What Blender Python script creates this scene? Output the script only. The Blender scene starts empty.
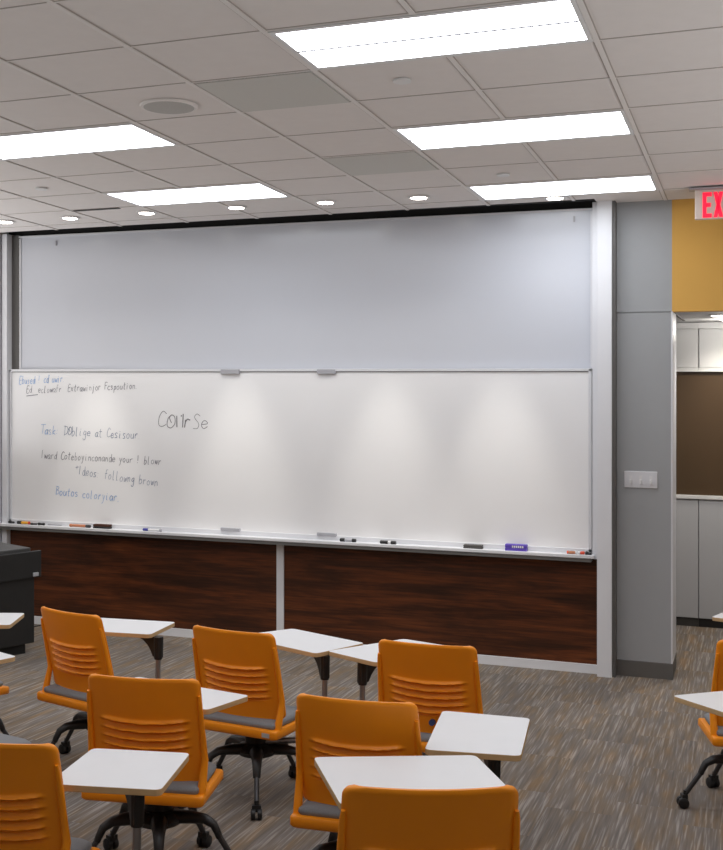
import bpy, bmesh, math, random
from math import sin, cos, pi, radians as R
from mathutils import Vector, Matrix
random.seed(4)
COL = bpy.context.scene.collection

# ------------------------------------------------------------------ materials
def lin(c):
    return tuple(((v/255)/12.92 if v/255 <= .04045 else ((v/255+.055)/1.055)**2.4) for v in c) + (1.0,)

def mat(name, rgb, rough=.5, metal=0, noise=0, scale=20, spec=.5, bump=0):
    m = bpy.data.materials.new(name); m.use_nodes = True
    nt = m.node_tree; b = nt.nodes['Principled BSDF']
    b.inputs['Base Color'].default_value = lin(rgb)
    b.inputs['Roughness'].default_value = rough
    b.inputs['Metallic'].default_value = metal
    b.inputs['Specular IOR Level'].default_value = spec
    if noise or bump:
        tc = nt.nodes.new('ShaderNodeTexCoord'); n = nt.nodes.new('ShaderNodeTexNoise')
        n.inputs['Scale'].default_value = scale; n.inputs['Detail'].default_value = 4
        nt.links.new(tc.outputs['Object'], n.inputs['Vector'])
        if noise:
            mx = nt.nodes.new('ShaderNodeMix'); mx.data_type = 'RGBA'
            c = lin(rgb)
            mx.inputs[6].default_value = tuple(v*(1-noise) for v in c[:3])+(1,)
            mx.inputs[7].default_value = tuple(min(1, v*(1+noise)) for v in c[:3])+(1,)
            nt.links.new(n.outputs['Fac'], mx.inputs[0]); nt.links.new(mx.outputs[2], b.inputs['Base Color'])
        if bump:
            bp = nt.nodes.new('ShaderNodeBump'); bp.inputs['Strength'].default_value = bump
            bp.inputs['Distance'].default_value = .004
            nt.links.new(n.outputs['Fac'], bp.inputs['Height']); nt.links.new(bp.outputs['Normal'], b.inputs['Normal'])
    return m

def emit(name, rgb, strength):
    m = bpy.data.materials.new(name); m.use_nodes = True
    b = m.node_tree.nodes['Principled BSDF']
    b.inputs['Base Color'].default_value = lin(rgb)
    b.inputs['Emission Color'].default_value = lin(rgb)
    b.inputs['Emission Strength'].default_value = strength
    return m

def ramp(nt, stops):
    r = nt.nodes.new('ShaderNodeValToRGB'); e = r.color_ramp.elements
    while len(e) < len(stops): e.new(.5)
    for k, (p, c) in enumerate(stops): e[k].position = p; e[k].color = lin(c)
    return r

def carpet_material():
    m = bpy.data.materials.new('carpet'); m.use_nodes = True
    nt = m.node_tree; N = nt.nodes.new; L = nt.links.new; b = nt.nodes['Principled BSDF']
    b.inputs['Roughness'].default_value = .95; b.inputs['Specular IOR Level'].default_value = .1
    tc = N('ShaderNodeTexCoord')
    # carpet planks, long side along the room's depth
    rot = N('ShaderNodeMapping'); rot.inputs['Rotation'].default_value = (0, 0, pi/2)
    L(tc.outputs['Object'], rot.inputs['Vector'])
    br = N('ShaderNodeTexBrick'); br.inputs['Scale'].default_value = 1
    br.inputs['Brick Width'].default_value = .6; br.inputs['Row Height'].default_value = .3
    br.inputs['Mortar Size'].default_value = 0; br.offset = .33
    br.inputs['Color1'].default_value = (0, 0, 0, 1); br.inputs['Color2'].default_value = (1, 1, 1, 1)
    L(rot.outputs['Vector'], br.inputs['Vector'])
    # every plank shifts the yarn pattern
    sh = N('ShaderNodeVectorMath'); sh.operation = 'MULTIPLY_ADD'
    sh.inputs[1].default_value = (37, 23, 11)
    L(br.outputs['Color'], sh.inputs[0]); L(tc.outputs['Object'], sh.inputs[2])
    def streak(sx, sy, detail):
        mp = N('ShaderNodeMapping'); mp.inputs['Scale'].default_value = (sx, sy, 1)
        L(sh.outputs[0], mp.inputs['Vector'])
        n = N('ShaderNodeTexNoise'); n.inputs['Scale'].default_value = 1; n.inputs['Detail'].default_value = detail
        n.inputs['Roughness'].default_value = .6
        L(mp.outputs['Vector'], n.inputs['Vector']); return n
    n1 = streak(88, 2.8, 2); n2 = streak(14, 2.2, 2)
    r1 = ramp(nt, [(.28, (92, 84, 77)), (.44, (112, 102, 93)), (.54, (120, 110, 101)), (.60, (144, 136, 128)), (.72, (168, 161, 154))])
    L(n1.outputs['Fac'], r1.inputs[0])
    r2 = ramp(nt, [(.38, (112, 110, 110)), (.50, (118, 109, 100)), (.60, (126, 108, 86)), (.70, (150, 118, 78))])
    L(n2.outputs['Fac'], r2.inputs[0])
    mx = N('ShaderNodeMix'); mx.data_type = 'RGBA'; mx.inputs[0].default_value = .38
    L(r1.outputs[0], mx.inputs[6]); L(r2.outputs[0], mx.inputs[7])
    hs = N('ShaderNodeHueSaturation')
    mr = N('ShaderNodeMapRange'); mr.inputs['To Min'].default_value = .98; mr.inputs['To Max'].default_value = 1.14
    L(br.outputs['Color'], mr.inputs['Value']); L(mr.outputs[0], hs.inputs['Value'])
    L(mx.outputs[2], hs.inputs['Color']); L(hs.outputs[0], b.inputs['Base Color'])
    bp = N('ShaderNodeBump'); bp.inputs['Strength'].default_value = .25; bp.inputs['Distance'].default_value = .004
    L(n1.outputs['Fac'], bp.inputs['Height']); L(bp.outputs['Normal'], b.inputs['Normal'])
    return m

def wood_material():
    m = bpy.data.materials.new('dark_walnut'); m.use_nodes = True
    nt = m.node_tree; N = nt.nodes.new; L = nt.links.new; b = nt.nodes['Principled BSDF']
    b.inputs['Roughness'].default_value = .42; b.inputs['Specular IOR Level'].default_value = .35
    tc = N('ShaderNodeTexCoord')
    def grain(sx, sz, d):
        mp = N('ShaderNodeMapping'); mp.inputs['Scale'].default_value = (sx, 1, sz); L(tc.outputs['Object'], mp.inputs['Vector'])
        n = N('ShaderNodeTexNoise'); n.inputs['Scale'].default_value = 1; n.inputs['Detail'].default_value = d
        n.inputs['Roughness'].default_value = .65; n.inputs['Distortion'].default_value = .4
        L(mp.outputs['Vector'], n.inputs['Vector']); return n
    a = grain(1.3, 13, 4); f = grain(3, 90, 3)
    mx = N('ShaderNodeMix'); mx.inputs[0].default_value = .35
    L(a.outputs['Fac'], mx.inputs[2]); L(f.outputs['Fac'], mx.inputs[3])
    r = ramp(nt, [(.30, (40, 22, 13)), (.45, (62, 33, 18)), (.56, (92, 48, 24)), (.70, (122, 66, 33))])
    L(mx.outputs[0], r.inputs[0]); L(r.outputs[0], b.inputs['Base Color'])
    return m

def perforated_material():
    m = bpy.data.materials.new('perforated_tile'); m.use_nodes = True
    nt = m.node_tree; N = nt.nodes.new; L = nt.links.new; b = nt.nodes['Principled BSDF']
    b.inputs['Roughness'].default_value = .8
    tc = N('ShaderNodeTexCoord'); v = N('ShaderNodeTexVoronoi'); v.inputs['Scale'].default_value = 70; v.inputs['Randomness'].default_value = .15
    L(tc.outputs['Object'], v.inputs['Vector'])
    r = ramp(nt, [(.18, (150, 150, 147)), (.42, (206, 205, 200))]); L(v.outputs['Distance'], r.inputs[0]); L(r.outputs[0], b.inputs['Base Color'])
    return m

M = dict(
    ceiling=mat('ceiling_tile', (230, 225, 222), .95, noise=.03, scale=14, spec=.1, bump=.1),
    tbar=mat('grid_bar', (232, 228, 225), .6), groove=mat('grid_shadow_gap', (176, 168, 162), .9),
    wall=mat('painted_wall', (176, 177, 180), .85, noise=.03, scale=6),
    room=mat('far_wall_paint', (150, 146, 140), .9, noise=.03, scale=4),
    pier=mat('grey_laminate', (160, 162, 164), .55, noise=.03, scale=8), basegrey=mat('dark_rubber_base', (98, 95, 92), .6),
    orange_wall=mat('mustard_paint', (212, 164, 82), .8, noise=.04, scale=3),
    post=mat('white_aluminium_post', (226, 227, 231), .45, noise=.02, scale=5), track=mat('grey_track_and_shade', (98, 96, 94), .5), black=mat('black_slot', (16, 15, 14), .7),
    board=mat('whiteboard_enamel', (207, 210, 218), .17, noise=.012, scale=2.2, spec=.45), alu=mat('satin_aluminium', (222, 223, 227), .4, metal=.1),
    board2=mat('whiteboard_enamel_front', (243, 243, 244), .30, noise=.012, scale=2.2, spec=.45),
    clip=mat('grey_handle', (172, 172, 178), .4),
    wood=wood_material(), carpet=carpet_material(), perf=perforated_material(),
    shell=mat('orange_plastic', (248, 150, 20), .40, noise=.05, scale=7, spec=.4),
    cushion=mat('grey_seat_fabric', (134, 136, 139), .95, noise=.14, scale=180, spec=.1, bump=.3),
    blackp=mat('black_nylon', (26, 26, 27), .45, noise=.1, scale=30), steel=mat('satin_steel', (150, 150, 152), .3, metal=.8), darktube=mat('dark_steel_tube', (70, 70, 72), .3, metal=.6),
    top=mat('white_laminate', (228, 228, 229), .42, noise=.02, scale=10), edge=mat('beech_edge', (198, 166, 122), .6, noise=.1, scale=40),
    lectern=mat('black_laminate', (34, 34, 34), .45, noise=.2, scale=14), lectop=mat('worn_charcoal_top', (66, 66, 66), .42, noise=.15, scale=10),
    white=mat('white_plastic', (226, 226, 226), .45), housing=mat('troffer_enamel', (226, 226, 226), .5),
    grille=mat('speaker_grille', (186, 184, 180), .7, noise=.3, scale=400), cab=mat('white_cabinet_laminate', (214, 214, 214), .5, noise=.02, scale=4),
    cabgrey=mat('grey_cabinet_laminate', (180, 181, 184), .55, noise=.02, scale=4), brown=mat('bronze_backsplash', (78, 61, 43), .3, noise=.06, scale=3),
    kick=mat('dark_kick', (62, 60, 57), .7), kickb=mat('black_kick', (26, 25, 24), .7), signface=mat('exit_face', (228, 216, 206), .5),
    diff=emit('troffer_diffuser', (243, 248, 255), 8.0), lens=emit('downlight_lens', (255, 250, 240), 14),
    red=emit('exit_letter', (255, 28, 62), 1.0),
    ink_blue=mat('blue_marker_ink', (128, 168, 220), .6), ink_grey=mat('grey_marker_ink', (132, 130, 140), .6), ink_slate=mat('slate_marker_ink', (134, 144, 168), .6), ink_dark=mat('dark_marker_ink', (128, 126, 130), .6),
    yellow=mat('yellow_barrel', (235, 170, 40), .5), purple=mat('purple_label', (92, 70, 176), .5), redcap=mat('red_cap', (214, 70, 40), .5), bluecap=mat('blue_cap', (54, 60, 150), .5),
    felt=mat('brown_felt', (74, 46, 34), .9, noise=.3, scale=90), greyfelt=mat('grey_felt', (86, 84, 82), .9, noise=.3, scale=90), copper=mat('copper_barrel', (186, 120, 84), .5), bluebadge=mat('blue_badge', (50, 74, 120), .35), silver=mat('silver_label', (190, 192, 196), .35, metal=.3),
)

# ------------------------------------------------------------------ mesh helpers
class MB:
    def __init__(s): s.v = []; s.f = []; s.m = []
    def add(s, v, f, mi=0):
        o = len(s.v); s.v += [tuple(p) for p in v]; s.f += [tuple(o+i for i in q) for q in f]; s.m += [mi]*len(f); return s
    def box(s, x0, x1, y0, y1, z0, z1, mi=0, mtx=None):
        v = [(x, y, z) for z in (z0, z1) for y in (y0, y1) for x in (x0, x1)]
        if mtx: v = [mtx @ Vector(p) for p in v]
        return s.add(v, [(0,2,3,1),(4,5,7,6),(0,1,5,4),(2,6,7,3),(0,4,6,2),(1,3,7,5)], mi)
    def prism(s, poly, z0, z1, mi=0, side=None):
        n = len(poly)
        a = sum(poly[i][0]*poly[(i+1) % n][1]-poly[(i+1) % n][0]*poly[i][1] for i in range(n))
        if a < 0: poly = poly[::-1]
        v = [(p[0], p[1], z0) for p in poly]+[(p[0], p[1], z1) for p in poly]
        s.add(v, [tuple(range(n, 2*n))], mi)
        o = len(s.v)-2*n
        s.f.append(tuple(o+i for i in reversed(range(n)))); s.m.append(mi if side is None else side)
        for i in range(n):
            s.f.append((o+i, o+(i+1) % n, o+n+(i+1) % n, o+n+i)); s.m.append(mi if side is None else side)
        return s
    def tube(s, pts, rad, seg=12, mi=0, flat=1.0):
        pts = [Vector(p) for p in pts]; n = len(pts)
        if not hasattr(rad, '__len__'): rad = [rad]*n
        v = []; f = []
        for i, p in enumerate(pts):
            d = (pts[min(i+1, n-1)]-pts[max(i-1, 0)]).normalized()
            up = Vector((0, 0, 1)) if abs(d.z) < .95 else Vector((0, 1, 0))
            a = d.cross(up).normalized(); b = a.cross(d).normalized()
            for k in range(seg):
                t = 2*pi*k/seg; v.append(p+a*(cos(t)*rad[i])+b*(sin(t)*rad[i]*flat))
        for i in range(n-1):
            for k in range(seg):
                k2 = (k+1) % seg; f.append((i*seg+k, i*seg+k2, (i+1)*seg+k2, (i+1)*seg+k))
        f.append(tuple(reversed(range(seg)))); f.append(tuple(range((n-1)*seg, n*seg)))
        return s.add(v, f, mi)
    def lathe(s, prof, seg=24, mi=0, c=(0, 0)):
        v = []; f = []; n = len(prof)
        for r, z in prof:
            for k in range(seg):
                t = 2*pi*k/seg; v.append((c[0]+r*cos(t), c[1]+r*sin(t), z))
        for i in range(n-1):
            for k in range(seg):
                k2 = (k+1) % seg; f.append((i*seg+k, i*seg+k2, (i+1)*seg+k2, (i+1)*seg+k))
        f.append(tuple(reversed(range(seg)))); f.append(tuple(range((n-1)*seg, n*seg)))
        return s.add(v, f, mi)
    def mesh(s, name, mats, smooth=35):
        me = bpy.data.meshes.new(name); me.from_pydata(s.v, [], s.f)
        for m in (mats if isinstance(mats, (list, tuple)) else [mats]): me.materials.append(m)
        for p, mi in zip(me.polygons, s.m): p.material_index = mi
        bm = bmesh.new(); bm.from_mesh(me); bmesh.ops.recalc_face_normals(bm, faces=bm.faces); bm.to_mesh(me); bm.free()
        if smooth:
            for p in me.polygons: p.use_smooth = True
            me.set_sharp_from_angle(angle=R(smooth))
        return me
    def build(s, name, mats, parent=None, smooth=35, bevel=0, loc=None):
        o = bpy.data.objects.new(name, s.mesh(name, mats, smooth)); COL.objects.link(o)
        if parent: o.parent = parent
        if loc: o.location = loc
        if bevel:
            b = o.modifiers.new('bevel', 'BEVEL'); b.width = bevel; b.segments = 2; b.limit_method = 'ANGLE'; b.angle_limit = R(50)
        return o

def tag(o, label=None, cat=None, group=None, kind=None):
    if label: o['label'] = label
    if cat: o['category'] = cat
    if group: o['group'] = group
    if kind: o['kind'] = kind
    return o
def thing(name, label, cat, loc=(0, 0, 0), rotz=0, group=None):
    o = bpy.data.objects.new(name, None); COL.objects.link(o); o.empty_display_size = .1
    o.location = loc; o.rotation_euler = (0, 0, rotz)
    return tag(o, label, cat, group)
def struct(name, mb, m, parent=None, smooth=0, bevel=0, label=None):
    o = mb.build(name, m, parent, smooth, bevel)
    if not parent: tag(o, label, None, None, 'structure')
    return o
def rounded(poly, r, n=5):
    out = []; k = len(poly)
    for i in range(k):
        p = Vector(poly[i][:2]); a = (Vector(poly[i-1][:2])-p); b = (Vector(poly[(i+1) % k][:2])-p)
        rr = r[i] if hasattr(r, '__len__') else r
        rr = min(rr, a.length*.45, b.length*.45)
        p0 = p+a.normalized()*rr; p1 = p+b.normalized()*rr
        for j in range(n+1):
            t = j/n; q = p0*(1-t)**2+p*2*t*(1-t)+p1*t*t; out.append((q.x, q.y))
    return out

# ------------------------------------------------------------------ room shell
D = 8.276                       # front wall plane
DX, DY, X0, Y0 = .57974, .54141, -.57507, 4.64851      # ceiling grid
def cz(x, y): return 3.21994+.0045*(x-X0)-.0311*(y-D)
TILT = (-.0311, -.0045, 0)
def ci(i, j): return X0+i*DX, Y0+j*DY

RAKE = .031                     # the seating floor falls gently toward the board
def fz(y): return RAKE*max(0, D-y)
struct('floor', MB().add([(-8, -3, fz(-3)), (3.5, -3, fz(-3)), (3.5, D, 0), (-8, D, 0), (3.5, 11.2, 0), (-8, 11.2, 0)], [(0, 1, 2, 3), (3, 2, 4, 5)]), M['carpet'])
YC = 8.10                       # the ceiling stops short of the boards, leaving a dark slot
def cslab(x0, x1, y0, y1, off, t=.0, mb=None, mi=0):
    mb = mb or MB()
    v = [(x, y, cz(x, y)+o) for o in (off, off+t) for x, y in ((x0, y0), (x1, y0), (x1, y1), (x0, y1))]
    return mb.add(v, [(3, 2, 1, 0), (4, 5, 6, 7), (0, 1, 5, 4), (1, 2, 6, 5), (2, 3, 7, 6), (3, 0, 4, 7)], mi)
cl = cslab(-8, 3.5, -3, YC, 0, .1); cslab(-8, -5.83, YC, 8.30, 0, .1, cl); cslab(-1.02, 3.5, YC, 8.30, 0, .1, cl)
struct('ceiling', cl, M['ceiling'])
g = MB()
for i in range(-12, 8):
    x = X0+i*DX
    cuts = {-1: (-1, 2, 5), -5: (1, 4)}.get(i, ()); ya = -3
    for yb, yn in [(Y0+j*DY, Y0+(j+1)*DY) for j in cuts]+[(YC if -5.83 < x < -1.02 else 8.28, 8.28)]:
        cslab(x-.0155, x+.0155, ya, yb, -.003, .003, g, 1); cslab(x-.0105, x+.0105, ya, yb, -.006, .004, g, 0); ya = yn
for j in range(-14, 7):
    y = Y0+j*DY
    cslab(-8, 3.5, y-.008, y+.008, -.002, .002, g, 1); cslab(-8, 3.5, y-.0045, y+.0045, -.004, .003, g, 0)
struct('trim_1', g, [M['tbar'], M['groove']], label='suspended ceiling grid bars')

struct('wall_front', MB().box(-8, -.9, D+.10, D+.20, 0, 3.45), M['wall'])
struct('wall_left', MB().box(-8.1, -8, -3, D+.2, 0, 3.9), M['room'])
struct('wall_right', MB().box(3.5, 3.6, -3, 11.2, 0, 3.9), M['room'])
struct('wall_back', MB().box(-8, 3.5, -3.1, -3, 0, 3.9), M['room'])
# grey pier, with a reveal line where the two laminate panels meet
pr_ = MB().box(-.895, -.535, 8.302, 8.65, 0, 2.463).box(-.895, -.535, 8.302, 8.65, 2.471, 3.4).box(-.89, -.54, 8.309, 8.64, 2.46, 2.475)
struct('wall_pier', pr_, M['pier'], smooth=0)
struct('baseboard_pier', MB().box(-.897, -.528, 8.288, 8.66, 0, .105), M['basegrey'])
struct('trim_2', MB().box(-.541, -.530, 8.296, 8.66, .105, 2.471), M['alu'], label='pale metal edge trim on the grey pier')
# mustard soffit over the alcove and the alcove itself
struct('wall_soffit', MB().box(-.535, 3.5, 8.302, 8.42, 2.469, 3.4), M['orange_wall'])
struct('wall_alcove_right', MB().box(1.9, 3.5, 8.302, 8.65, 0, 2.469), M['pier'])
ca = MB().box(-1.4, 2.6, 8.42, 11.2, 2.472, 2.52)
struct('ceiling_alcove', ca, M['cab'])
struct('trim_3', MB().box(-.545, -.53, 8.42, 9.75, 2.466, 2.4725), M['track'], label='dark joint line in the alcove ceiling')
struct('wall_alcove_left', MB().box(-1.5, -1.4, 8.42, 11.2, 0, 2.5), M['wall'])
struct('wall_alcove_side', MB().box(2.6, 2.7, 8.42, 11.2, 0, 2.5), M['wall'])
struct('wall_alcove_back', MB().box(-1.5, 2.7, 10.72, 10.8, 0, 2.5), M['wall'])

# ------------------------------------------------------------------ board wall
struct('wall_wainscot', MB().box(-5.84, -1.02, D+.0, D+.09, .05, .80), M['wood'], label='dark walnut panelling below the whiteboard')
struct('trim_4', MB().box(-3.388, -3.330, D-.010, D+.02, .055, .80), M['alu'], label='pale vertical strip between the walnut panels')
struct('baseboard_front', MB().box(-5.84, -1.02, D-.012, D+.05, 0, .062), M['post'])
struct('trim_5', MB().box(-1.013, -.916, 8.190, 8.40, 0, 3.24).box(-1.048, -1.013, 8.225, 8.40, .79, 3.22), M['post'], smooth=0, bevel=.002, label='right white board post')
struct('trim_10', MB().box(-.916, -.894, 8.212, 8.40, 0, 3.235), M['track'], label='dark strip painted as the shade between the white post and the grey pier')  # solid dark strip standing in for the shade beside the post
struct('trim_6', MB().box(-5.97, -5.838, 8.190, 8.40, 0, 3.23).box(-5.823, -5.775, 8.225, 8.40, 0, 3.205), M['post'], bevel=.002, label='left white board post')
struct('trim_7', MB().box(-5.775, -5.702, D+.02, D+.08, .80, 3.20), M['track'], label='grey slide track left of the upper whiteboard')
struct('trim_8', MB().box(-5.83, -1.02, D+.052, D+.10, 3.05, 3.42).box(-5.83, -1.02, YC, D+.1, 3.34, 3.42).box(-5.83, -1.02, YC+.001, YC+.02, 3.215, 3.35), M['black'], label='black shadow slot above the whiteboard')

ub = thing('whiteboard', 'tall fixed upper whiteboard panel, blank, with a thin white rim', 'whiteboard', (-3.37, D+.05, 2.05))
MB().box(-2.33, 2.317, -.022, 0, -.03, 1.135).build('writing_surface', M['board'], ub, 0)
MB().box(-2.335, 2.32, -.034, -.0, 1.128, 1.140).box(-2.335, -2.318, -.03, 0, -.03, 1.12).box(2.30, 2.32, -.03, 0, -.03, 1.12).build('frame', M['alu'], ub, 0)
for x in (-1.98, 2.19):
    MB().box(x-.006, x+.006, -.032, -.02, 1.05, 1.09).build('hook', M['clip'], ub, 0)

lb = thing('whiteboard', 'lower sliding whiteboard with faint blue and grey handwriting', 'whiteboard', (-3.413, D, .80))
bz = 1.285
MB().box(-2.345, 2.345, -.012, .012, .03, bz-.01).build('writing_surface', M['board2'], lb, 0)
fr = MB().box(-2.357, 2.357, -.022, .012, bz-.016, bz+.004).box(-2.357, -2.338, -.022, .012, 0, bz).box(2.335, 2.357, -.022, .012, 0, bz).box(-2.357, 2.357, -.022, .012, 0, .052)
fr.build('frame', M['alu'], lb, 0, .002)
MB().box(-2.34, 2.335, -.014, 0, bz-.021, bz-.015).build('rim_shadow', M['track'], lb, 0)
for xa, xb, z0, z1 in ((-3.843, -3.688, bz-.035, bz+.002), (-3.055, -2.91, bz-.035, bz+.002), (-3.843, -3.683, .048, .072), (-3.055, -2.905, .048, .072)):
    MB().box(xa+3.413, xb+3.413, -.034, -.01, z0, z1).build('grip', M['clip'], lb, 0, .003)

# handwriting: single-stroke marker letters on the board
GL = {
 'a': [[(.6,.9),(.3,1),(.05,.6),(.1,.1),(.4,.05),(.6,.5),(.62,.95),(.65,.1),(.8,0)]],
 'b': [[(.1,1.9),(.1,0),(.5,.1),(.6,.6),(.35,.95),(.12,.7)]],
 'c': [[(.6,.8),(.35,1),(.05,.6),(.15,.1),(.45,0),(.65,.2)]],
 'd': [[(.55,.9),(.25,1),(.05,.5),(.2,.05),(.5,.2),(.6,1.9)],[(.6,1.2),(.65,.1),(.75,0)]],
 'e': [[(.08,.5),(.58,.6),(.45,1),(.15,.85),(.05,.35),(.3,0),(.65,.2)]],
 'f': [[(.6,1.8),(.35,1.9),(.25,1.3),(.2,-.1)],[(.02,1),(.5,1.05)]],
 'g': [[(.6,.9),(.3,1),(.08,.6),(.25,.2),(.55,.5),(.6,.95),(.55,-.6),(.25,-.8),(.05,-.5)]],
 'h': [[(.1,1.9),(.1,0)],[(.1,.6),(.35,1),(.55,.7),(.6,0)]],
 'i': [[(.2,1),(.2,.1),(.35,0)],[(.2,1.35),(.24,1.45)]],
 'j': [[(.35,1),(.35,-.5),(.1,-.75)],[(.35,1.35),(.38,1.45)]],
 'k': [[(.1,1.9),(.1,0)],[(.6,1),(.12,.5),(.6,0)]],
 'l': [[(.15,1.9),(.15,.1),(.35,0)]],
 'm': [[(.05,1),(.08,0)],[(.07,.7),(.3,1),(.38,.05)],[(.38,.7),(.62,1),(.7,.05)]],
 'n': [[(.08,1),(.1,0)],[(.1,.7),(.4,1),(.55,.6),(.6,0)]],
 'o': [[(.35,1),(.05,.6),(.15,.05),(.5,.05),(.62,.6),(.35,1)]],
 'p': [[(.1,1),(.12,-.8)],[(.1,.8),(.45,1),(.6,.55),(.35,.1),(.12,.2)]],
 'q': [[(.6,.9),(.3,1),(.08,.6),(.25,.2),(.58,.5)],[(.6,1),(.62,-.8)]],
 'r': [[(.1,1),(.12,0)],[(.12,.6),(.35,1),(.6,.9)]],
 's': [[(.55,.9),(.25,1),(.1,.75),(.5,.35),(.45,.05),(.05,.05)]],
 't': [[(.3,1.7),(.3,.1),(.55,0)],[(.05,1.1),(.6,1.15)]],
 'u': [[(.1,1),(.1,.2),(.35,0),(.55,.3),(.6,1),(.65,0)]],
 'v': [[(.05,1),(.3,0),(.6,1)]],
 'w': [[(.05,1),(.2,0),(.38,.8),(.55,0),(.75,1)]],
 'x': [[(.05,1),(.6,0)],[(.6,1),(.05,0)]],
 'y': [[(.1,1),(.3,.25),(.35,.2)],[(.62,1),(.3,-.5),(.05,-.8)]],
 'z': [[(.05,1),(.6,1),(.08,0),(.65,.05)]],
 'B': [[(.1,1.9),(.1,0)],[(.0,1.9),(.6,1.7),(.5,1.1),(.1,1),(.65,.8),(.6,.2),(.05,0)]],
 'C': [[(.75,1.6),(.4,1.9),(.05,1.2),(.1,.3),(.45,0),(.85,.25)]],
 'D': [[(.15,1.9),(.15,0)],[(-.05,1.85),(.6,1.7),(.9,1.1),(.7,.3),(.05,0)]],
 'E': [[(.7,1.85),(.1,1.9),(.1,0),(.75,.1)],[(.1,1),(.6,1.05)]],
 'F': [[(.7,1.85),(.1,1.9),(.1,0)],[(.1,1),(.6,1.05)]],
 'I': [[(.2,1.9),(.2,0)]],
 'O': [[(.45,1.7),(.05,1.2),(.1,.3),(.5,.05),(.85,.6),(.8,1.4),(.4,1.7),(.2,1.3),(.5,.6)]],
 'S': [[(.7,1.7),(.35,1.9),(.1,1.5),(.65,.7),(.5,.1),(.05,.1)]],
 'T': [[(.4,1.9),(.4,0)],[(-.1,1.85),(.95,1.95)]],
 'U': [[(.1,1.5),(.2,0)],[(.55,1.4),(.6,1.5)],[(.75,1.7),(.8,0)]],
 '!': [[(.15,1.8),(.17,.6)],[(.17,.15),(.19,.05)]], ':': [[(.15,1),(.18,.9)],[(.15,.2),(.18,.1)]], '+': [[(.05,1.5),(.75,1.6)],[(.38,1.95),(.4,1.15)]],
 '.': [[(.1,.08),(.16,.02)]], ',': [[(.15,.1),(.05,-.25)]],
}
def write(label, text, x0, z0, x1, z1, xh, inks, wd=.0055, split=None, thick=()):
    """one handwritten line as a flat ink mesh on the lower board, from (x0,z0) to (x1,z1) on the wall"""
    wd *= .85; rnd = random.Random(text); n = len(text); adv = (x1-x0)/n; w = adv*1.12; mb = None; out = []
    def flush(mi):
        if mb and mb.v: o = mb.build('handwritten_word', inks[mi], lb, 0); o['label'] = label
    for k, ch in enumerate(text):
        if ch == ' ' or mb is None: flush(1 if split is not None and k > split else 0); mb = MB()
        bx = x0+adv*k; bzz = z0+(z1-z0)*k/max(1, n-1)+rnd.uniform(-.1, .1)*xh
        for st in GL.get(ch, []):
            pts = [(bx+p[0]*w+rnd.uniform(-.05, .05)*w+p[1]*xh*.12, bzz+p[1]*xh+rnd.uniform(-.06, .06)*xh) for p in st]
            sm = []
            for i in range(len(pts)-1):       # soften corners
                p0 = pts[max(i-1, 0)]; p1 = pts[i]; p2 = pts[i+1]; p3 = pts[min(i+2, len(pts)-1)]
                for q in range(4):
                    t = q/4; sm.append(tuple(.5*(2*p1[c]+(p2[c]-p0[c])*t+(2*p0[c]-5*p1[c]+4*p2[c]-p3[c])*t*t+(3*p1[c]-p0[c]-3*p2[c]+p3[c])*t**3) for c in (0, 1)))
            sm.append(pts[-1])
            h = wd*(.75 if k in thick else rnd.uniform(.30, .52))
            vs = []
            for i, p in enumerate(sm):
                a = sm[max(i-1, 0)]; b = sm[min(i+1, len(sm)-1)]; dx, dz = b[0]-a[0], b[1]-a[1]; l = math.hypot(dx, dz) or 1
                nx, nz = -dz/l*h, dx/l*h
                vs += [(p[0]+nx+3.413, -.0135, p[1]+nz-.80), (p[0]-nx+3.413, -.0135, p[1]-nz-.80)]
            mb.add(vs, [(2*i, 2*i+1, 2*i+3, 2*i+2) for i in range(len(sm)-1)])
    flush(1 if split is not None else 0)
write('blue handwritten line at the top', 'Ebused ! cd uwir.', -5.68, 1.968, -5.235, 1.985, .034, [M['ink_blue']], .006)
write('dark handwritten line below the blue top line', 'Ed Reclowafr  Extrawinjor Fcspoution.', -5.61, 1.893, -4.565, 1.935, .03, [M['ink_grey']], .0058)
MB().add([(x+3.413, -.0135, z-.8) for x, z in ((-5.61, 1.872), (-5.50, 1.884), (-5.50, 1.878), (-5.61, 1.866))], [(0, 1, 2, 3)]).build('underline', M['ink_grey'], lb, 0)
write('line reading Task with a colon', 'Task: DOblige at Cesisour.', -5.47, 1.560, -4.53, 1.535, .038, [M['ink_blue'], M['ink_slate']], .006, 6)
write('thin dark line in the middle of the writing', 'Iward Coteboyinconande your ! blowr', -5.47, 1.362, -4.36, 1.340, .033, [M['ink_grey']], .006)
write('indented line starting with a plus', '+Ideos: followng brown', -5.15, 1.240, -4.39, 1.168, .037, [M['ink_slate']], .006)
write('pale blue lowest line', 'Boutos coloryiar.', -5.33, 1.068, -4.72, 1.035, .036, [M['ink_blue']], .006)
write('large word at the right of the writing', 'COUrSe', -4.395, 1.635, -3.945, 1.625, .062, [M['ink_dark']], .007, thick=(2, 3))

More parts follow.
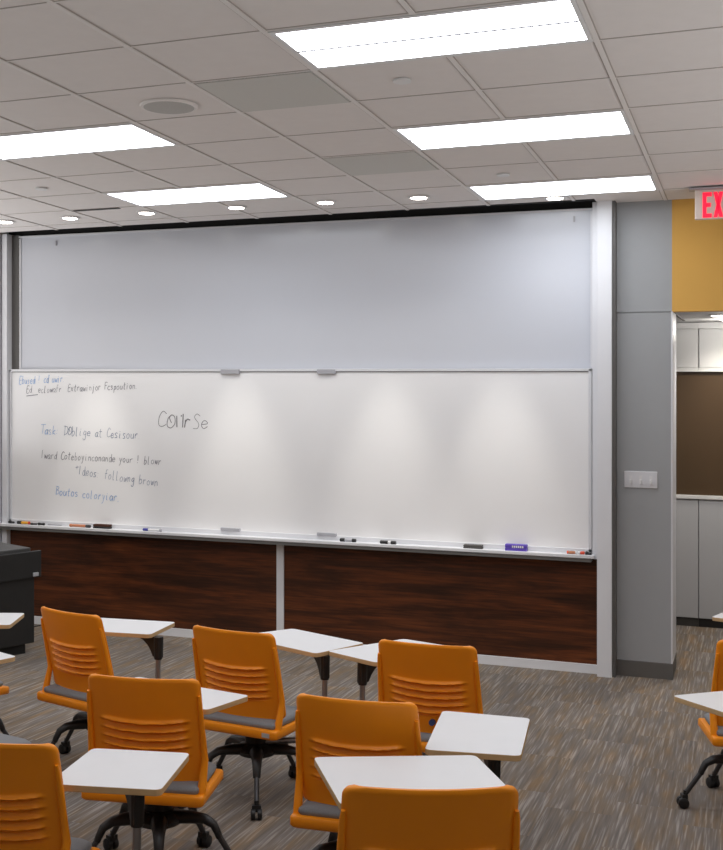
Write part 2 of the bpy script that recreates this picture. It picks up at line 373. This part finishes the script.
# tray
tr = thing('marker_tray', 'long silver marker tray running under the lower whiteboard', 'tray', (-3.43, D, .76))
MB().box(-2.42, 2.395, -.100, -.0235, .052, .060).build('shelf', M['alu'], tr, 0, .002)
MB().box(-2.425, 2.40, -.112, -.098, .040, .064).build('lip', M['post'], tr, 0, .004)
MB().box(-2.40, 2.38, -.108, -.024, .016, .0395).build('bracket', M['track'], tr, 0)
TZ = .8205
def marker(x0, x1, label, segs, r=.0095, y=8.222, rot=0):
    """a marker lying along the tray; segs = (fraction, material)"""
    L_ = x1-x0; t = thing('marker', label, 'marker', ((x0+x1)/2, y, TZ+r), rot, 'markers lying in the tray'); a = -L_/2
    for k, (fr_, m) in enumerate(segs):
        b = a+fr_*L_; rr = r*(1.06 if k != 1 else .92)
        MB().tube([(a, 0, 0), (a+.004, 0, 0), (b-.004, 0, 0), (b, 0, 0)], [rr*.8, rr, rr, rr*.85], 12).build('cap' if k != 1 else 'barrel', m, t, 50); a = b
W_, K_, = M['white'], M['blackp']
marker(-5.755, -5.70, 'short black marker stub at the far left end of the tray', [(.6, K_), (.4, M['darktube'])])
marker(-5.665, -5.545, 'yellow-orange marker with a black cap on the tray', [(.34, K_), (.56, M['yellow']), (.1, M['redcap'])], .0125, 8.215)
marker(-5.53, -5.468, 'black marker just right of the yellow one', [(.45, K_), (.55, M['darktube'])], .008, 8.205)
marker(-5.455, -5.395, 'thick black marker between a black marker and a thin grey rod', [(.4, K_), (.35, M['darktube']), (.25, K_)], .011, 8.200)
marker(-5.385, -5.255, 'thin pale grey marker lying beside the short black ones', [(.2, M['clip']), (.8, M['clip'])], .006, 8.235)
marker(-5.167, -4.975, 'long copper-coloured marker with a grey cap left of the brown eraser', [(.12, M['copper']), (.66, M['copper']), (.22, M['darktube'])], .0115, 8.215)
marker(-4.493, -4.33, 'white marker with a blue cap, alone in the tray', [(.28, M['bluecap']), (.6, W_), (.12, M['clip'])], .0105, 8.205)
marker(-2.858, -2.735, 'black and grey marker left of the centre of the tray', [(.3, K_), (.45, M['clip']), (.25, K_)], .0125, 8.205)
marker(-2.549, -2.43, 'marker with black ends and a white band', [(.5, K_), (.18, W_), (.32, K_)], .0125, 8.200)
marker(-1.215, -1.148, 'white and copper marker nearest the right end group', [(.15, M['redcap']), (.7, M['copper']), (.15, W_)], .011, 8.200)
marker(-1.138, -1.096, 'short red marker at the right end of the tray', [(.3, W_), (.7, M['redcap'])], .012, 8.200)
marker(-1.092, -1.050, 'short black marker at the right end of the tray', [(.4, K_), (.6, M['darktube'])], .012, 8.200)
def eraser(x0, x1, label, body, felt, h=.034, letters=False):
    t = thing('eraser', label, 'eraser', ((x0+x1)/2, 8.216, TZ), 0, 'erasers lying in the tray'); l = (x1-x0)/2
    MB().box(-l, l, -.022, .022, 0, h*.45).build('felt_pad', felt, t, 0, .003)
    MB().box(-l, l, -.022, .022, h*.45, h).build('grip', body, t, 0, .005)
    if letters:
        q = MB(); x = -l*.35
        for k in range(6): q.box(x, x+.009, -.0235, -.0215, h*.5, h*.82); x += .014
        q.build('lettering', M['white'], t, 0)
eraser(-4.94, -4.79, 'brown felt eraser with a dark grip on the tray', M['felt'], M['blackp'])
eraser(-1.936, -1.80, 'flat dark grey eraser on the tray', M['greyfelt'], M['greyfelt'], .026)
eraser(-1.64, -1.488, 'purple whiteboard eraser with white lettering', M['purple'], M['purple'], .046, True)

# ------------------------------------------------------------------ light switch, exit sign
sw = thing('light_switch', 'white three-toggle switch plate on the grey pier', 'light switch', (-.7365, 8.302, 1.335))
MB().box(-.108, .108, -.008, 0, -.056, .056).build('plate', M['alu'], sw, 0, .003)
for x in (-.066, 0, .066):
    t_ = MB().box(x-.009, x+.009, -.0085, -.008, -.026, .026).box(x-.006, x+.006, -.030, -.008, -.026, .000)
    t_.build('toggle', M['top'], sw, 0, .001)

ex = thing('exit_sign', 'white exit sign with glowing red letters hanging from the ceiling', 'sign', (-.205, 7.9, 0))
MB().box(-.164, .164, -.022, .022, 3.027, 3.213).build('housing', M['signface'], ex, 0, .004)
MB().box(-.20, .20, -.05, .05, 3.2135, cz(-.165, 7.9)-.009).build('canopy_plate', M['clip'], ex, 0)
L = MB(); z0, z1, s_, y0, y1 = 3.036, 3.194, .030, -.0265, -.021
def bar(x0, x1, za, zb): L.box(x0, x1, y0, y1, za, zb)
def diag(xa, za, xb, zb, w):
    L.add([(xa-w, y0, za), (xa+w, y0, za), (xb+w, y0, zb), (xb-w, y0, zb), (xa-w, y1, za), (xa+w, y1, za), (xb+w, y1, zb), (xb-w, y1, zb)], [(0,1,2,3),(7,6,5,4),(0,4,5,1),(1,5,6,2),(2,6,7,3),(3,7,4,0)])
x = -.117; bar(x, x+.022, z0, z1); bar(x+.02, x+.054, z0, z0+s_*.8); bar(x+.02, x+.054, z1-s_*.8, z1); bar(x+.02, x+.048, (z0+z1)/2-.012, (z0+z1)/2+.012)
x = -.052; diag(x+.011, z0, x+.045, z1, .011); diag(x+.045, z0, x+.011, z1, .0111)
x = .016; bar(x, x+.022, z0, z1)
x = .050; bar(x, x+.062, z1-s_*.8, z1); bar(x+.020, x+.042, z0, z1)
L.build('lettering', M['red'], ex, 0)

# ------------------------------------------------------------------ ceiling fixtures
def troffer(i0, j0, label):
    xc, yc = X0+(i0+1)*DX, Y0+(j0+.5)*DY
    t = thing('ceiling_light', label, 'ceiling light', (xc, yc, cz(xc, yc)), 0, 'recessed troffers in the ceiling'); t.rotation_euler = TILT
    hx, hy = DX-.012, DY/2-.008
    f = MB()
    for a in ((-hx, hx, -hy, -hy+.022), (-hx, hx, hy-.034, hy), (-hx, -hx+.022, -hy+.022, hy-.034), (hx-.018, hx, -hy+.022, hy-.034)): f.box(*a, -.008, -.0005)
    f.build('frame', M['housing'], t, 0)
    # two shallow curved lenses with a ridge between them
    ix, iy = hx-.020, hy-.022
    for s in (-1, 1):
        q = MB(); n = 8; v = []; fc = []
        for k in range(n+1):
            u = k/n; y = s*(.004+(iy-(.016 if s > 0 else .004))*u); z = -.0065+.004*sin(pi*u)
            v += [(-ix, y, z), (ix, y, z)]
        fc = [(2*k, 2*k+1, 2*k+3, 2*k+2) for k in range(n)]
        q.add(v, fc).build('lens', M['diff'], t, 60)
    MB().box(-ix, ix, -.008, .008, -.0085, -.004).build('centre_rib', M['clip'], t, 0)
troffer(-2, -1, 'largest ceiling troffer, at the top of the photo')
troffer(-2, 2, 'middle troffer of the three in the right-hand row')
troffer(-2, 5, 'right-hand troffer nearest the board wall, beside the post')
troffer(-6, 1, 'left troffer cut off by the photo edge')
troffer(-6, 4, 'left troffer nearest the board wall, above the writing')
troffer(-6, -2, 'troffer of the left row past the left photo edge')
troffer(-2, -4, 'troffer of the right row past the top photo edge')

for k, (x, y) in enumerate(((-5.362, 7.613), (-4.789, 7.62), (-4.133, 7.60), (-3.42, 7.60), (-2.756, 7.61), (-2.105, 7.64), (-1.255, 7.95))):
    t = thing('downlight', ['small round downlight at the left edge, in front of the board', 'second small downlight from the left along the board', 'small downlight right below the left troffer nearest the board',
        'small downlight right of the left board-side troffer', 'small downlight above the board middle, fifth from the left', 'small downlight left of the right board-side troffer', 'small downlight under the right board-side troffer, next to the post'][k],
        'downlight', (x, y, cz(x, y)), 0, 'downlights along the whiteboard'); t.rotation_euler = TILT
    MB().lathe([(.050, -.002), (.056, -.011), (.072, -.011), (.074, -.002)], 28).build('trim_ring', M['housing'], t)
    MB().lathe([(.0505, -.009), (.051, -.0125), (.03, -.014), (.004, -.0142)], 28).build('lens', M['lens'], t)
    ld = bpy.data.lights.new('downlight_lamp', 'SPOT'); ld.energy = 3 if k == 6 else 13; ld.spot_size = R(110); ld.spot_blend = .8; ld.shadow_soft_size = .05; ld.color = (1, .96, .90)
    lo = bpy.data.objects.new('downlight_lamp', ld); COL.objects.link(lo); lo.location = (x, y, cz(x, y)-.03); lo.rotation_euler = (0, 0, 0)

for x in (-4.93, -3.69, -2.50, -1.66):      # added spots without fittings, laying bright bands on the lower board
    ld = bpy.data.lights.new('added_board_wash', 'SPOT'); ld.energy = 78; ld.spot_size = R(31); ld.spot_blend = 1; ld.shadow_soft_size = .05; ld.color = (1, .95, .86)
    lo = bpy.data.objects.new('added_board_wash', ld); COL.objects.link(lo); lo.location = (x, 7.60, cz(x, 7.6)-.03); lo.rotation_euler = (R(15), 0, 0)

sp = thing('ceiling_speaker', 'round grey speaker grille in a white ring on the ceiling', 'speaker', (-2.583, 4.968, cz(-2.583, 4.968))); sp.rotation_euler = TILT
MB().lathe([(.118, -.004), (.12, -.012), (.134, -.010), (.138, -.002)], 40).build('ring', M['tbar'], sp)
MB().lathe([(.119, -.003), (.118, -.011), (.08, -.014), (.01, -.015)], 40).build('grille', M['grille'], sp)
for x, y, lb_ in ((-1.429, 4.914, 'round flush disc in the tile right of the largest troffer front edge'), (-1.425, 7.07, 'round flush disc between the two right-hand troffers near the board'), (-4.328, 6.544, 'round flush disc between the two left troffers')):
    o = MB().lathe([(.036, -.001), (.040, -.006), (.039, -.012), (.01, -.014)], 28).build('sprinkler_cover', M['housing']); o.location = (x, y, cz(x, y)); o.rotation_euler = TILT
    tag(o, lb_, 'sprinkler cover', 'sprinkler covers in the ceiling')
for i, j, lb_ in ((-3, 0, 'larger grey perforated ceiling tile beside the big troffer'), (-3, 3, 'fainter grey perforated ceiling tile closer to the board')):
    xc, yc = X0+(i+.5)*DX, Y0+(j+.5)*DY
    o = MB().box(-DX/2+.022, DX/2-.022, -DY/2+.012, DY/2-.012, -.007, -.0005).build('return_grille', M['perf'], None, 0)
    o.location = (xc, yc, cz(xc, yc)); o.rotation_euler = TILT; tag(o, lb_, 'air grille', 'perforated return tiles')
g = MB(); cslab(-4.59, -4.22, 7.346, 7.378, -.008, .004, g, 0); struct('trim_9', g, M['kick'], label='dark gap at a ceiling tile edge')

# ------------------------------------------------------------------ alcove joinery
def cab(name, label, x0, x1, upper):
    t = thing(name, label, 'cabinet', ((x0+x1)/2, 10.1, 0)); h = (x1-x0)/2
    if upper:
        MB().box(-h+.001, h-.001, .018, .36, 2.075, 2.469).build('carcass', M['cab'], t, 0)
        MB().box(-h+.004, h-.004, 0, .018, 2.105, 2.412).build('door', M['cab'], t, 0, .002)
        MB().box(-h, h, -.03, .018, 2.418, 2.466).build('valance', M['cab'], t, 0)
        MB().box(-h, h, -.012, .03, 2.070, 2.100).build('light_rail', M['cab'], t, 0)
    else:
        MB().box(-h+.001, h-.001, .018, .6, .068, 1.035).build('carcass', M['cabgrey'], t, 0)
        MB().box(-h+.003, h-.003, 0, .018, .072, 1.03).build('door', M['cabgrey'], t, 0, .002)
        MB().box(-h, h, .012, .58, 0, .068).build('toe_kick', M['kick'] if x0 < -.6 else M['kickb'], t, 0)
cab('wall_cabinet', 'white wall cabinet partly behind the grey pier', -.93, -.445, True)
cab('wall_cabinet', 'white wall cabinet under the alcove downlight', -.444, .05, True)
cab('wall_cabinet', 'white wall cabinet out past the photo edge', .051, .55, True)
cab('base_cabinet', 'grey base cabinet with a dark grey kick, partly behind the pier', -.93, -.445, False)
cab('base_cabinet', 'grey base cabinet with a black toe kick', -.444, .05, False)
cab('base_cabinet', 'grey base cabinet out past the photo edge', .051, .55, False)
tag(MB().box(-.93, .55, 10.085, 10.7, 1.037, 1.066).build('countertop', M['cab'], None, 0, .003), 'thin white countertop over the grey base cabinets', 'countertop')
tag(MB().box(-.93, .55, 10.12, 10.16, 1.068, 2.068).build('backsplash_panel', M['brown'], None, 0), 'tall bronze-brown panel between counter and wall cabinets', 'panel')
al = thing('downlight', 'round downlight in the alcove ceiling right of the pier', 'downlight', (-.255, 8.93, 2.472))
MB().lathe([(.052, -.002), (.058, -.008), (.075, -.008), (.077, 0)], 28).build('trim_ring', M['housing'], al)
MB().lathe([(.0525, -.007), (.05, -.012), (.01, -.013)], 28).build('lens', M['lens'], al)
def spot(x, y, z, e, size, rx=0, blend=.8, col=(1, .86, .66)):
    ld = bpy.data.lights.new('alcove_lamp', 'SPOT'); ld.energy = e; ld.spot_size = R(size); ld.spot_blend = blend; ld.shadow_soft_size = .04; ld.color = col
    o = bpy.data.objects.new('alcove_lamp', ld); COL.objects.link(o); o.location = (x, y, z); o.rotation_euler = (rx, 0, 0)
spot(-.255, 8.93, 2.45, 75, 150, R(5), col=(1, .95, .9)); spot(-.20, 9.72, 2.45, 40, 115, R(12), 1, col=(1, .92, .8))
ld = bpy.data.lights.new('alcove_lamp', 'POINT'); ld.energy = 4.5; ld.shadow_soft_size = .05; ld.color = (1, .95, .88)
lo = bpy.data.objects.new('alcove_lamp', ld); COL.objects.link(lo); lo.location = (-.20, 9.66, 2.40); 
a2 = thing('downlight', 'second alcove downlight, past the photo edge', 'downlight', (-.20, 9.72, 2.472))
MB().lathe([(.052, -.002), (.058, -.008), (.075, -.008), (.077, 0)], 28).build('trim_ring', M['housing'], a2)
MB().lathe([(.0525, -.007), (.05, -.012), (.01, -.013)], 28).build('lens', M['lens'], a2)

# ------------------------------------------------------------------ teacher's console at the left
a_ = math.atan2(.92, .39)
lc = thing('lectern', 'black instructor console with a charcoal top in front of the board', 'lectern', (-4.835, 7.31, .008), a_)
# local x runs toward the board, local y to the left of the room
MB().box(-1.30, -.04, .03, .62, .10, .585).build('body', M['lectern'], lc, 0, .004)
MB().box(-1.30, -.09, .07, .58, 0, .10).build('plinth', M['kickb'], lc, 0)
MB().box(-1.34, .0, 0, .03, .575, .765).build('apron', M['lectern'], lc, 0, .004)
MB().box(-1.34, -.07, .03, .64, .74, .79).build('top', M['lectop'], lc, 0, .006)
MB().box(-1.30, -.10, .06, .60, .585, .74).build('drawer_box', M['lectern'], lc, 0)
lk = MB().box(-.075, -.03, -.012, 0, .585, .612).build('latch', M['silver'], lc, 0, .003); lk['label'] = 'small pale latch'
mo = thing('monitor_arm_box', 'dark box standing on the console at the left photo edge', 'equipment box', (-5.49, 7.27, .80), a_)
MB().box(-.34, .10, -.14, .14, 0, .10).build('case', M['lectern'], mo, 0, .006)
MB().box(-.33, .09, -.145, -.138, .02, .08).build('front_panel', M['blackp'], mo, 0, .002)
cb = MB().tube([(-5.52, 7.9, .006), (-5.48, 8.06, .006), (-5.44, 8.2, .006), (-5.40, 8.256, .007), (-5.30, 8.256, .008)], .006, 8).build('floor_cable', M['blackp']); tag(cb, 'short black cable on the carpet beside the console', 'cable')

# ------------------------------------------------------------------ chairs
def edge_y(t): return -.145-.112*max(0, t)**1.15
def back_mesh():
    """curved back panel with five louvre ribs; local origin on the chair axis, the sitter faces +y"""
    z0, z1, nu, nv = .434, .862, 34, 110
    v = []; f = []
    for side in (0, 1):
        for j in range(nv+1):
            t = j/nv; z = z0+(z1-z0)*t
            hw = .243-.013*t-.006*(1-t)**2
            rr = .030; dz = z1-z
            if dz < rr: hw -= rr-math.sqrt(max(0, rr*rr-(rr-dz)**2))
            dz = z-z0
            if dz < .03: hw -= .03-math.sqrt(max(0, .03**2-(.03-dz)**2))
            for i in range(nu+1):
                u = -1+2*i/nu; x = u*hw
                zz = z
                y = edge_y(t)+.036*(x/.22)**2
                # roll the outer edge forward
                e = max(0, (abs(u)-.90)/.10); y += .009*e*e
                et = max(0, (t-.965)/.035); y += .006*et*et
                if side:
                    y += .011
                else:
                    fade = max(0, min(1, (.178-abs(x))/.02))
                    for k in range(5):
                        zc = .536+.035*k+.010*(x/.16)**2
                        d = z-zc
                        w = math.exp(-(d/.0075)**2) if d > 0 else math.exp(-(d/.0038)**2)
                        y -= .0155*w*fade
                        y += .008*math.exp(-((d+.0105)/.005)**2)*fade
                v.append((x, y, zz))
    o = (nu+1)*(nv+1)
    for j in range(nv):
        for i in range(nu):
            a = j*(nu+1)+i; b = a+nu+1
            f.append((a, a+1, b+1, b)); f.append((o+a, o+b, o+b+1, o+a+1))
    rim = [i for i in range(nu)]
    for i in range(nu):
        f.append((i, o+i, o+i+1, i+1)); a = nv*(nu+1)+i; f.append((a, a+1, o+a+1, o+a))
    for j in range(nv):
        a = j*(nu+1); b = a+nu+1; f.append((a, b, o+b, o+a)); a += nu; b += nu; f.append((a, o+a, o+b, b))
    return MB().add(v, f).mesh('back_panel', M['shell'], 60)
def ring_loft(rings, name, m, smooth=50):
    n = len(rings[0]); mb = MB(); v = [p for r in rings for p in r]; f = []
    for i in range(len(rings)-1):
        for k in range(n): f.append((i*n+k, i*n+(k+1) % n, (i+1)*n+(k+1) % n, (i+1)*n+k))
    f.append(tuple(reversed(range(n)))); f.append(tuple(range((len(rings)-1)*n, len(rings)*n)))
    return mb.add(v, f).mesh(name, m, smooth)
def outline(inset, n=7):
    w0, w1 = .252-inset, .242-inset
    return rounded([(-w0, -.210+inset), (w0, -.210+inset), (w1, .235-inset), (-w1, .235-inset)], [.022, .022, .09, .09], n)
def dip(p, z): # rear edge sags a little, front waterfalls
    x, y = p; return (x, y, z-.010-.020*max(0, (y-.10)/.13)**2-.007*(1-min(1, abs(x)/.242)**2)*(1 if y < -.1 else .4))
SEAT = ring_loft([[dip(p, .368) for p in outline(.03)], [dip(p, .372) for p in outline(.006)], [dip(p, .380) for p in outline(.0)], [dip(p, .408) for p in outline(.0)], [dip(p, .414) for p in outline(.004)], [dip(p, .415) for p in outline(.02)]], 'seat_shell', M['shell'])
CUSH = ring_loft([[dip(p, .412) for p in outline(.030)], [dip(p, .424) for p in outline(.024)], [dip(p, .436) for p in outline(.026)], [dip(p, .446) for p in outline(.040)], [dip(p, .451) for p in outline(.075)], [dip(p, .449) for p in outline(.14)]], 'seat_cushion', M['cushion'])
BACK = back_mesh()
def post_mesh(s):
    pts = [(s*.232, -.160, .388), (s*.233, -.154, .425), (s*.2345, -.143, .462)]
    for t in (.22, .36, .50, .64, .78, .84):
        pts.append((s*(.2385-.013*t), edge_y(t)+.036+.003, .434+.428*t))
    return MB().tube(pts, [.019, .018, .0165, .0145, .0125, .0115, .0105, .0095, .006], 12, flat=1.0).mesh('back_post', M['shell'], 60)
POSTS = (post_mesh(-1), post_mesh(1))
PED = MB().lathe([(.16, .360), (.16, .346), (.060, .334), (.058, .268), (.064, .264), (.064, .250)], 28, c=(0, .04)).lathe([(.06, .262), (.085, .255), (.105, .232), (.09, .208), (.05, .198)], 28, c=(0, .04)).mesh('pedestal', M['blackp'], 40)
def leg_meshes():
    a = MB().tube([(.05, 0, .236), (.14, 0, .240), (.20, 0, .236), (.236, 0, .216), (.254, 0, .182), (.260, 0, .166)], [.038, .034, .026, .022, .019, .018], 12, flat=.75).mesh('leg', M['blackp'], 60)
    t = MB().tube([(.256, 0, .174), (.330, 0, .072)], .0125, 12).mesh('leg_tube', M['darktube'], 60)
    c = MB().tube([(.345, -.027, .026), (.345, -.024, .026), (.345, -.006, .026), (.345, -.005, .026)], [.022, .026, .026, .022], 16)
    c.tube([(.345, .005, .026), (.345, .006, .026), (.345, .024, .026), (.345, .027, .026)], [.022, .026, .026, .022], 16)
    c.box(.325, .352, -.021, .021, .036, .066).tube([(.333, 0, .055), (.332, 0, .085)], .011, 10)
    return a, t, c.mesh('caster', M['blackp'], 40)
LEG, TUBE, CAST = leg_meshes()
def ob(name, me, parent):
    o = bpy.data.objects.new(name, me); COL.objects.link(o); o.parent = parent; return o

def first_chair():
    t = thing('tablet_chair', 'proto', 'chair', (0, 0, 0), 0, 'tablet-arm chairs')
    ob('back_panel', BACK, t)
    for p in POSTS: ob('back_post', p, t)
    ob('seat_shell', SEAT, t); ob('seat_cushion', CUSH, t); ob('pedestal', PED, t)
    for k in range(5):
        l = ob('leg', LEG, t); ob('tube', TUBE, l); ob('caster', CAST, l)
    return t
PROTO = first_chair(); used = [False]
def copy_tree(o, parent=None):
    c = o.copy(); COL.objects.link(c)
    if parent: c.parent = parent
    for ch in list(o.children): copy_tree(ch, c)
    return c
FWD = .07
def chair(label, x, y, ang, poly, pole, leg0=None, sc=.93):
    """poly: table top corners in the room; pole: where the table's upright stands"""
    first = not used[0]; used[0] = True
    t = PROTO if first else copy_tree(PROTO)
    fw = FWD*sc/.93; x -= sin(R(ang))*fw; y += cos(R(ang))*fw; t.location = (x, y, fz(y)); t.rotation_mode = 'ZYX'; t.rotation_euler = (-RAKE, 0, R(ang)); t.scale = (sc, sc, sc); t['label'] = label
    base = math.atan2(-y, -x)-R(ang) if leg0 is None else R(leg0)-R(ang)
    k = 0
    for ch in t.children:
        if ch.name.split('.')[0] == 'leg': ch.rotation_euler = (0, 0, base+k*2*pi/5); ch.location = (0, .04, 0); k += 1
    return t, poly, pole
def table(t, poly, pole):
    """writing tablet with its own bracket and upright, in the chair's own space"""
    TT = .66/t.scale.x
    inv = (Matrix.Translation(t.location) @ Matrix.Rotation(-RAKE, 4, 'X') @ Matrix.Rotation(t.rotation_euler.z, 4, 'Z') @ Matrix.Scale(t.scale.x, 4)).inverted()
    P = [inv @ Vector((p[0], p[1], fz(p[1])+.66)) for p in poly]; q = inv @ Vector((pole[0], pole[1], fz(pole[1])+.57)); q.z = 0; c = sum(P, Vector())/len(P); c.z = 0
    mb = MB().prism(rounded([(p.x, p.y) for p in P], .028), TT-.022, TT, 0, 1)
    mb.build('tablet', [M['top'], M['edge']], t, 30, .002)
    d = (c-q); d.z = 0; d.normalize(); n = Vector((-d.y, d.x, 0))
    # black gusset: sleeve at the upright and a curved fin running in under the tablet
    b = MB().tube([(q.x, q.y, TT-.142), (q.x, q.y, TT-.136), (q.x, q.y, TT-.023)], [.021, .0225, .0245], 14)
    prof = [(-.02, TT-.0225), (.19, TT-.0225), (.185, TT-.030), (.14, TT-.038), (.10, TT-.052), (.065, TT-.074), (.042, TT-.10), (.026, TT-.128), (-.02, TT-.132)]
    v = [q+d*a+n*s+Vector((0, 0, z)) for s in (-.017, .017) for a, z in prof]; m_ = len(prof)
    b.add(v, [tuple(range(m_)), tuple(reversed(range(m_, 2*m_)))]+[(k, (k+1) % m_, m_+(k+1) % m_, m_+k) for k in range(m_)])
    b.build('tablet_bracket', M['blackp'], t, 40)
    l = math.hypot(q.x, q.y); e = Vector((q.x/l, q.y/l, 0))
    MB().tube([(q.x, q.y, .60), (q.x, q.y, .30), (q.x*.985, q.y*.985, .278), (q.x*.93, q.y*.93, .270), (e.x*.05, e.y*.05, .275)], [.0145, .0145, .0145, .0145, .016], 12).build('tablet_post', M['steel'], t, 60)

CH = [
 chair('orange tablet chair nearest the black console, its tablet running right along the walnut panel', -3.070, 5.025, -16.7, [(-3.30, 5.516), (-2.856, 5.573), (-2.815, 5.215), (-3.27, 5.15)], (-2.80, 5.27)),
 chair('orange tablet chair in the middle of the back row, silver tag on its seat', -2.176, 4.92, -7.5, [(-2.228, 5.659), (-1.773, 5.453), (-1.904, 5.126), (-2.42, 5.36)], (-1.885, 5.195)),
 chair('orange tablet chair with a small blue badge on its back, nearest the white post', -1.316, 4.985, 1.1, [(-1.876, 5.20), (-1.591, 5.054), (-1.26, 5.515), (-1.63, 5.633)], (-1.69, 5.165)),
 chair('orange tablet chair left of centre, with another tablet covering its lower back', -2.130, 3.940, 11.2, [(-2.424, 4.382), (-1.863, 4.270), (-1.921, 4.002), (-2.47, 4.11)], (-2.37, 4.21)),
 chair('orange tablet chair right of centre, tablet jutting out past its right side', -1.295, 3.950, 4.3, [(-1.107, 4.350), (-.781, 4.372), (-.724, 3.881), (-1.036, 3.827)], (-.82, 3.915)),
 chair('nearest orange tablet chair, cut by the bottom edge, dark back', -.822, 3.01, 22.8, [(-1.347, 3.601), (-.864, 3.833), (-.642, 3.443), (-1.111, 3.196)], (-.70, 3.47), sc=.975),
 chair('orange tablet chair cut off at the bottom left corner', -2.145, 3.03, 10, [(-2.054, 3.406), (-1.732, 3.483), (-1.645, 3.112), (-1.985, 3.03)], (-1.745, 3.15)),
 chair('orange tablet chair at the right edge, only its left side in view', .015, 5.63, 14, [(.15, 6.12), (.60, 6.22), (.67, 5.87), (.22, 5.77)], (.42, 5.85)),
 chair('chair past the right edge, its white tablet corner in front of the grey pier', .36, 4.50, 15, [(-.320, 4.951), (-.055, 5.19), (.295, 4.84), (.05, 4.59)], (.18, 4.78)),
 chair('chair past the right edge, white tablet corner before the alcove', .32, 6.60, 10, [(-.24, 6.944), (-.14, 7.28), (.34, 7.14), (.24, 6.80)], (.22, 6.95)),
 chair('chair past the left edge, white tablet corner in front of the console', -3.78, 4.82, -6, [(-3.724, 5.472), (-3.591, 5.142), (-4.06, 4.95), (-4.19, 5.28)], (-4.0, 5.10)),
 chair('chair past the left edge, grey cushion corner behind the bottom left chair', -3.05, 3.98, -12, [(-3.112, 4.511), (-3.21, 4.17), (-3.50, 4.29), (-3.42, 4.64)], (-3.38, 4.40)),
]
for c_ in CH: table(*c_)
b_ = MB().box(.175, .215, -.2125, -.2085, .372, .392).build('label_tag', M['silver'], CH[1][0], 0); b_['label'] = 'small silver label'
b_ = MB().tube([(.02, -.178, .492), (.02, -.140, .492)], [.014, .016], 18).build('badge', M['bluebadge'], CH[2][0], 50); b_['label'] = 'small round blue badge'

# ------------------------------------------------------------------ added area lights, kept out of view, to brighten the ceiling
for x, y, sx, sy, e in ((-2.2, -.4, 5, 2.4, 58), (2.6, 4.6, 1.2, 6, 125), (-7.2, 4.8, 1.2, 6, 150)):
    ld = bpy.data.lights.new('ceiling_fill', 'AREA'); ld.shape = 'RECTANGLE'; ld.size = sx; ld.size_y = sy; ld.energy = e; ld.color = (.98, .985, 1)
    o = bpy.data.objects.new('ceiling_fill', ld); COL.objects.link(o); o.location = (x, y, 1.3); o.rotation_euler = (pi, 0, 0)

# ------------------------------------------------------------------ world, camera
w = bpy.data.worlds.new('world'); bpy.context.scene.world = w; w.use_nodes = True
w.node_tree.nodes['Background'].inputs[0].default_value = (.9, .92, 1, 1); w.node_tree.nodes['Background'].inputs[1].default_value = .05
cd = bpy.data.cameras.new('camera'); co = bpy.data.objects.new('camera', cd); COL.objects.link(co)
co.location = (0, 0, 2.05); co.rotation_euler = (pi/2, 0, .3691)
cd.sensor_fit = 'HORIZONTAL'; cd.sensor_width = 36; cd.lens = 1182.5*36/723
cd.shift_x = (361.5-300)/723; cd.shift_y = (374-425)/723; cd.clip_start = .05
sc = bpy.context.scene; sc.camera = co
sc.view_settings.view_transform = 'Standard'; sc.view_settings.exposure = 0
